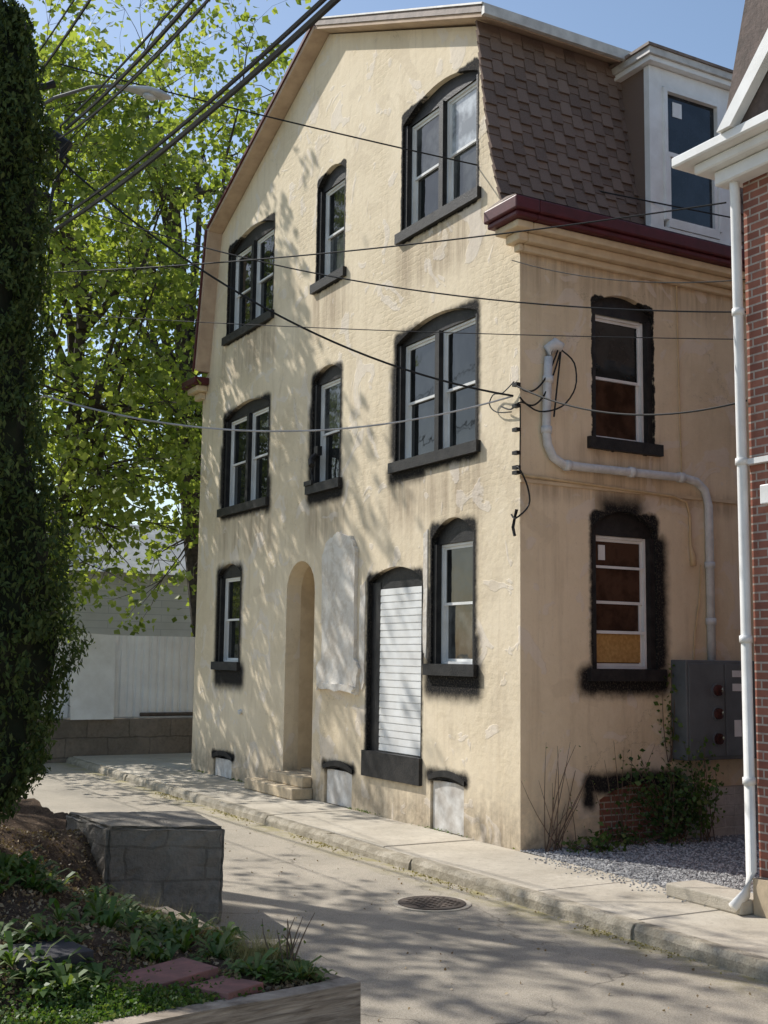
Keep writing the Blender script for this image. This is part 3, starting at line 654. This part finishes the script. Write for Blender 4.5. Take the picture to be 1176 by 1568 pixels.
wire(wb,(-2.9,-4.7,6.1),(3.6,-.14,4.95),.05,.005); wire(wb,(-.05,-.08,6.75),(3.6,-.14,5.5),.12,.006)
wire(wb,(.05,-.08,5.22),(3.58,-.14,4.40),.22,.010)
wire(wb,(.12,.46,5.72),(.03,-.06,5.25),.25,.011); wire(wb,(.12,.5,5.72),(.05,-.04,5.1),.32,.011); wire(wb,(.12,.5,5.7),(.14,.38,4.9),-.0,.011)
def loop(pts,r=.01):
    wb.tube([Vector(p) for p in pts],[r]*len(pts),5)
def smooth(pts,n=4):
    P=[Vector(p) for p in pts]; o=[]
    for i in range(len(P)-1):
        p0=P[max(i-1,0)];p1=P[i];p2=P[i+1];p3=P[min(i+2,len(P)-1)]
        for k in range(n):
            s=k/n; o.append(.5*((2*p1)+(p2-p0)*s+(2*p0-5*p1+4*p2-p3)*s*s+(3*p1-3*p2+p3-p0)*s**3))
    return o+[P[-1]]
loop(smooth([(.12,.5,5.72),(.22,.62,5.55),(.26,.60,5.25),(.2,.45,5.02),(.1,.2,4.95),(.03,0,5.05),(-.1,-.06,4.98),(-.3,-.06,5.05)]))
loop(smooth([(-.05,-.05,5.3),(-.25,-.07,5.2),(-.45,-.06,5.22),(-.55,-.05,5.12),(-.4,-.05,5.0),(-.1,-.05,4.95)]),.008)
loop(smooth([(-.02,-.05,4.3),(.1,-.08,4.25),(.14,0,4.05),(.1,.05,3.85),(0,-.06,3.7),(-.1,-.05,3.75)]),.011)
loop([(0,-.05,3.8),(-.06,-.06,3.6),(-.02,-.06,3.5)],.02)
loop([(.03,-.02,5.0),(.03,-.02,4.7),(.02,-.02,4.3)],.008)
for z in (5.25,5.0,4.72,4.45,4.28,4.22): wb.box(-.05,.04,-.08,-.02,z-.015,z+.025)
wb.obj('cables',WIRE,WR)
wb=Bag(); wire(wb,(-2.9,-4.75,5.1),(-.04,-.08,5.12),.42,.011); wire(wb,(-2.9,-4.75,6.65),(-30,-1,6.4),.3,.008); wire(wb,(-2.9,-4.75,5.1),(-30,-5,5.9),.3,.01); wb.obj('grey_cables',WIREG,WR)

# ------------------------------------------------------------------ garden bed
GB=empty('garden_bed')
def ss(a): a=min(1,max(0,a)); return a*a*(3-2*a)
def soilz(x,y): 
    xm=5.03+(-4.8-y)*.14
    base=.13+.18*ss((x-1.6)/3.0)+.42*ss((1.15-x)/.7)
    rise=(.14+.42*ss((4.6-x)/3.2))*ss((-4.98-y)/1.25)*(1-.75*ss((1.15-x)/.7))*ss((xm-x)/.9)
    return base+rise+(.022*math.sin(x*5+y*3)+.016*math.sin(x*11-y*7))*ss((xm-x+.1)/.5)
vs=[];fs=[];nx,ny=130,70
for i in range(nx+1):
    for j in range(ny+1):
        y=-9+j*(9-4.88)/ny; xm=5.03+(-4.8-y)*.14; x=-5+i*(xm+5)/nx; vs.append((x,y,soilz(x,y)+random.uniform(-.012,.012)))
for i in range(nx):
    for j in range(ny): a=i*(ny+1)+j; fs.append((a,a+ny+1,a+ny+2,a+1))
meshobj('bed_soil',vs,fs,SOIL,GB,True)
TM=empty('timber_edging')
def beam(bag,a,b,w,z0,z1,z2=None):
    a=Vector(a);b=Vector(b); d=(b-a).normalized(); n=Vector((-d.y,d.x))*w/2
    N_=14; vs=[]
    for i in range(N_+1):
        c=a.lerp(b,i/N_); j1=random.uniform(-.006,.006); zt=z1+((z2-z1)*i/N_ if z2 is not None else 0)+random.uniform(-.004,.004)
        vs+=[((c-n).x+j1,(c-n).y+j1,z0),((c+n).x+j1,(c+n).y+j1,z0),((c+n*.92).x+j1,(c+n*.92).y+j1,zt),((c-n*.92).x+j1,(c-n*.92).y+j1,zt)]
    fs=[(i*4+j,(i+1)*4+j,(i+1)*4+(j+1)%4,i*4+(j+1)%4) for i in range(N_) for j in range(4)]+[(3,2,1,0),(N_*4,N_*4+1,N_*4+2,N_*4+3)]
    bag.poly(vs,fs)
tb=Bag(); beam(tb,(1.4,-4.79),(4.92,-4.84),.12,-.12,.10); beam(tb,(1.9,-4.80),(4.95,-4.86),.12,.105,.16,.335); beam(tb,(5.03,-4.76),(5.40,-7.4),.14,-.12,.09); beam(tb,(5.04,-4.78),(5.39,-7.4),.14,.10,.345)
tb.obj('timbers',WTH,TM)
SB=empty('stone_block_wall')
q=[(0,-5.06),(1.06,-4.98),(1.45,-4.1),(.35,-3.95)]
bm=bmesh.new(); vv=[bm.verts.new((a,b,z)) for z in (-.13,.675) for a,b in q]
for f in BF: bm.faces.new([vv[i] for i in f])
bmesh.ops.bevel(bm,geom=bm.edges[:],offset=.03,segments=2,affect='EDGES')
bmesh.ops.subdivide_edges(bm,edges=bm.edges[:],cuts=9,use_grid_fill=True)
for v_ in bm.verts: v_.co+=Vector((random.uniform(-.012,.012),random.uniform(-.012,.012),random.uniform(-.008,.008)))
me=bpy.data.meshes.new('block'); bm.to_mesh(me); bm.free(); me.materials.append(BLOCKW); add('block',me,SB)
PV=simple('red_paver',(.34,.16,.135),(.22,.12,.10),9,.9,.6,30)
def slab(name,x,y,w,d,rot,tilt,mat):
    o=box(name,-w/2,w/2,-d/2,d/2,-.05,.018,mat,None,.006); o.location=(x,y,soilz(x,y)+.03); o.rotation_euler=(tilt,tilt*.6,rot); return o
slab('paver_slab',4.66,-5.78,.30,.62,.35,.03,PV); slab('paver_slab',4.9,-5.48,.28,.3,.5,-.03,PV); slab('paver_slab',4.3,-6.3,.4,.4,.2,.02,simple('dark_paver',(.07,.066,.07),None,5,.8))

GREENS=leafmat('weed_leaves',[(.05,.10,.02),(.075,.14,.027),(.11,.18,.045),(.18,.21,.075)],.35)
DRYL=leafmat('dry_leaf_litter',[(.20,.13,.07),(.32,.22,.12),(.45,.34,.2),(.12,.08,.05)],.1)
N=8500; X=rng.uniform(.3,5.25,N); Y=rng.uniform(-7.2,-4.9,N); X=np.minimum(X,5.03+(-4.8-Y)*.14-.06*rng.uniform(.8,3,N)); Z=np.array([soilz(a,b) for a,b in zip(X,Y)])+.012
leaves('leaf_litter',np.c_[X,Y,Z],.03,DRYL,GB,.6)
def rosette(bag,x,y,z,n,l,w,R,up=.5):
    for i in range(n):
        th=R.uniform(0,6.28); e=up*R.uniform(.5,1.3); L_=l*R.uniform(.6,1.2)
        d=np.array([math.cos(th),math.sin(th)]); s=np.array([-d[1],d[0]])*w*R.uniform(.7,1.2)
        prof=[(0,0,.2),(.35,.30*e,.8),(.7,.42*e,1),(1,.30*e,.05)]
        v_=[]
        for (a,h,ww) in prof:
            c=np.array([x,y])+d*a*L_
            v_.append((*(c-s*ww),z+h*L_+.004)); v_.append((*(c+s*ww),z+h*L_+.004))
        bag.poly(v_,[(0,1,3,2),(2,3,5,4),(4,5,7,6)])
R=np.random.default_rng(4); wbag=Bag()
cl=[(R.uniform(1.6,4.9),-4.95-R.beta(1.1,1.6)*2.2) for _ in range(28)]
for i in range(310):
    cxx,cyy=cl[R.integers(0,28)]; x=cxx+R.normal()*.16; y=min(-4.93,cyy+R.normal()*.16)
    if x>4.98 or x<1.4: continue
    if 4.35<x<5.1 and -6.1<y<-5.3: continue
    rosette(wbag,x,y,soilz(x,y),R.integers(6,15),R.uniform(.05,.19),.018,R,R.uniform(.6,1.8))
wbag.obj('bed_weeds',GREENS,GB)
gb=Bag()
for i in range(750):
    x=R.uniform(3.9,4.9) if i%2 else R.uniform(1.6,4.9); y=-4.94-abs(R.normal())*.13; z=soilz(x,y)
    if math.sin(x*9)+R.normal()*.5<.1: continue
    for k in range(4):
        a=R.uniform(0,6.28); h=R.uniform(.05,.22); dx_,dy_=math.cos(a)*h*.5,math.sin(a)*h*.5
        gb.poly([(x-.003,y,z),(x+.003,y,z),(x+dx_,y+dy_,z+h)],[(0,1,2)])
gb.obj('bed_grass',leafmat('dry_grass',[(.18,.20,.06),(.34,.30,.13),(.5,.43,.24)],.3),GB)
N=6500; Y=rng.normal(-6.15,.30,N); X=np.minimum(rng.normal(4.95,.18,N),5.03+(-4.8-Y)*.14-.05*rng.uniform(.8,2.5,N)); Z=np.array([soilz(a,b) for a,b in zip(X,Y)])+rng.uniform(.0,.05,N)
leaves('ground_cover',np.c_[X,Y,Z],.022,GREENS,GB,.8,.3)

def shrub(name,x,y,z,rx,ry,h,n,ls,stems=14,mat=GREENS,seed=1,lean=(0,0)):
    R=np.random.default_rng(seed); E=empty(name); b=Bag(); L=[]
    for i in range(stems):
        e=np.array([x+R.normal()*rx+lean[0],y+R.normal()*ry+lean[1],z+h*R.uniform(.35,1)]); p=np.array([x+R.normal()*rx*.3,y+R.normal()*ry*.3,z])
        m=(p+e)/2+R.normal(size=3)*.05; pts=[(1-s)**2*p+2*s*(1-s)*m+s*s*e for s in (0,.25,.5,.75,1)]
        b.tube(pts,[.007,.006,.005,.004,.002],4)
        for k in range(int(n/stems)):
            s=R.uniform(.25,1); q=(1-s)**2*p+2*s*(1-s)*m+s*s*e; L.append(q+R.normal(size=3)*ls*1.1)
    b.obj('stems',simple('twig',(.17,.12,.085),None,5,.9),E)
    if L:
        L=np.array(L); L[:,0]=np.maximum(L[:,0],.02) if x>0 and y>0 else L[:,0]; leaves('leaves',L,ls,mat,E,.7,.2)
IVY=leafmat('ivy_leaves',[(.035,.07,.022),(.06,.11,.03),(.10,.16,.045)],.25,.45)
shrub('ivy_shrub',.30,2.0,0,.14,.30,1.05,1000,.065,28,IVY,2)
shrub('ivy_shrub',.35,2.45,0,.12,.15,1.25,420,.06,10,GREENS,3)
shrub('vine',.06,2.17,.9,.02,.06,1.45,110,.06,4,GREENS,8)
shrub('bare_shrub',.18,.35,0,.14,.34,1.2,30,.03,16,GREENS,4)
shrub('bare_shrub',.12,1.3,0,.08,.25,1.2,60,.03,8,GREENS,14)
shrub('weed_plant',.35,.75,0,.12,.22,.16,260,.06,14,GREENS,5)
shrub('weed_plant',.2,1.5,0,.12,.35,.22,260,.05,14,IVY,6)
shrub('dry_weed',4.6,-4.98,soilz(4.6,-4.98),.10,.05,.36,24,.02,9,GREENS,21)
N=900; X=rng.uniform(-10,0,N); C=np.c_[X,rng.uniform(-.05,-.005,N),rng.uniform(.003,.03,N)]; C=C[(np.sin(X*3)+rng.normal(size=N)*.5)>.6]
leaves('wall_base_weeds',C,.03,GREENS,None,.5,.5)
N=2600; X=rng.uniform(-8,6,N); C=np.c_[X,-1.39-np.abs(rng.normal(size=N))*.07,np.full(N,-.112)]; C=C[(np.sin(X*2.3)+rng.normal(size=N)*.6)>.2]
leaves('kerb_debris',C,.02,leafmat('pollen_debris',[(.3,.25,.08),(.42,.36,.13),(.18,.13,.06)],.1),None,.7)
N=260; C=np.c_[rng.uniform(-4,7,N),rng.uniform(-4.6,-1.4,N),np.full(N,-.112)]
leaves('road_debris',C,.025,DRYL,None,.7)

# ------------------------------------------------------------------ light, sky, camera
az=math.radians(64); el=math.radians(43)
sdir=Vector((-math.sin(az)*math.cos(el),-math.cos(az)*math.cos(el),math.sin(el)))
sun=bpy.data.lights.new('sun','SUN'); sun.energy=5.0; sun.angle=math.radians(.5); sun.color=(1,.965,.91)
so=bpy.data.objects.new('sun',sun); col.objects.link(so); so.rotation_euler=(-sdir).to_track_quat('-Z','Y').to_euler(); so.location=(0,0,30)
w=bpy.data.worlds.new('World'); scene.world=w; w.use_nodes=True; nt=w.node_tree
bg=nt.nodes['Background']; sky=nt.nodes.new('ShaderNodeTexSky'); sky.sky_type='NISHITA'; sky.sun_disc=False
sky.sun_elevation=el; sky.sun_rotation=math.atan2(sdir.x,sdir.y)%(2*math.pi); sky.dust_density=.9; sky.air_density=1.15; sky.ozone_density=1.3
nt.links.new(sky.outputs[0],bg.inputs[0]); bg.inputs[1].default_value=.15

psi,pit,rol=math.radians(29.436),math.radians(6.949),math.radians(.751)
F0=Vector((-math.cos(psi),math.sin(psi),0)); U0=Vector((0,0,1)); R0=F0.cross(U0)
Fd=F0*math.cos(pit)+U0*math.sin(pit); U=U0*math.cos(pit)-F0*math.sin(pit)
Rc=R0*math.cos(rol)+U*math.sin(rol); Uc=U*math.cos(rol)-R0*math.sin(rol)
cam=bpy.data.cameras.new('camera'); co=bpy.data.objects.new('camera',cam); col.objects.link(co)
m=Matrix((( Rc.x,Uc.x,-Fd.x,11.046),(Rc.y,Uc.y,-Fd.y,-8.021),(Rc.z,Uc.z,-Fd.z,2.1),(0,0,0,1)))
co.matrix_world=m; cam.sensor_fit='HORIZONTAL'; cam.sensor_width=36; cam.lens=36*1830.3/1176; cam.clip_end=2000; cam.clip_start=.05
scene.camera=co
scene.view_settings.view_transform='Standard'; scene.view_settings.look='None'; scene.view_settings.exposure=0
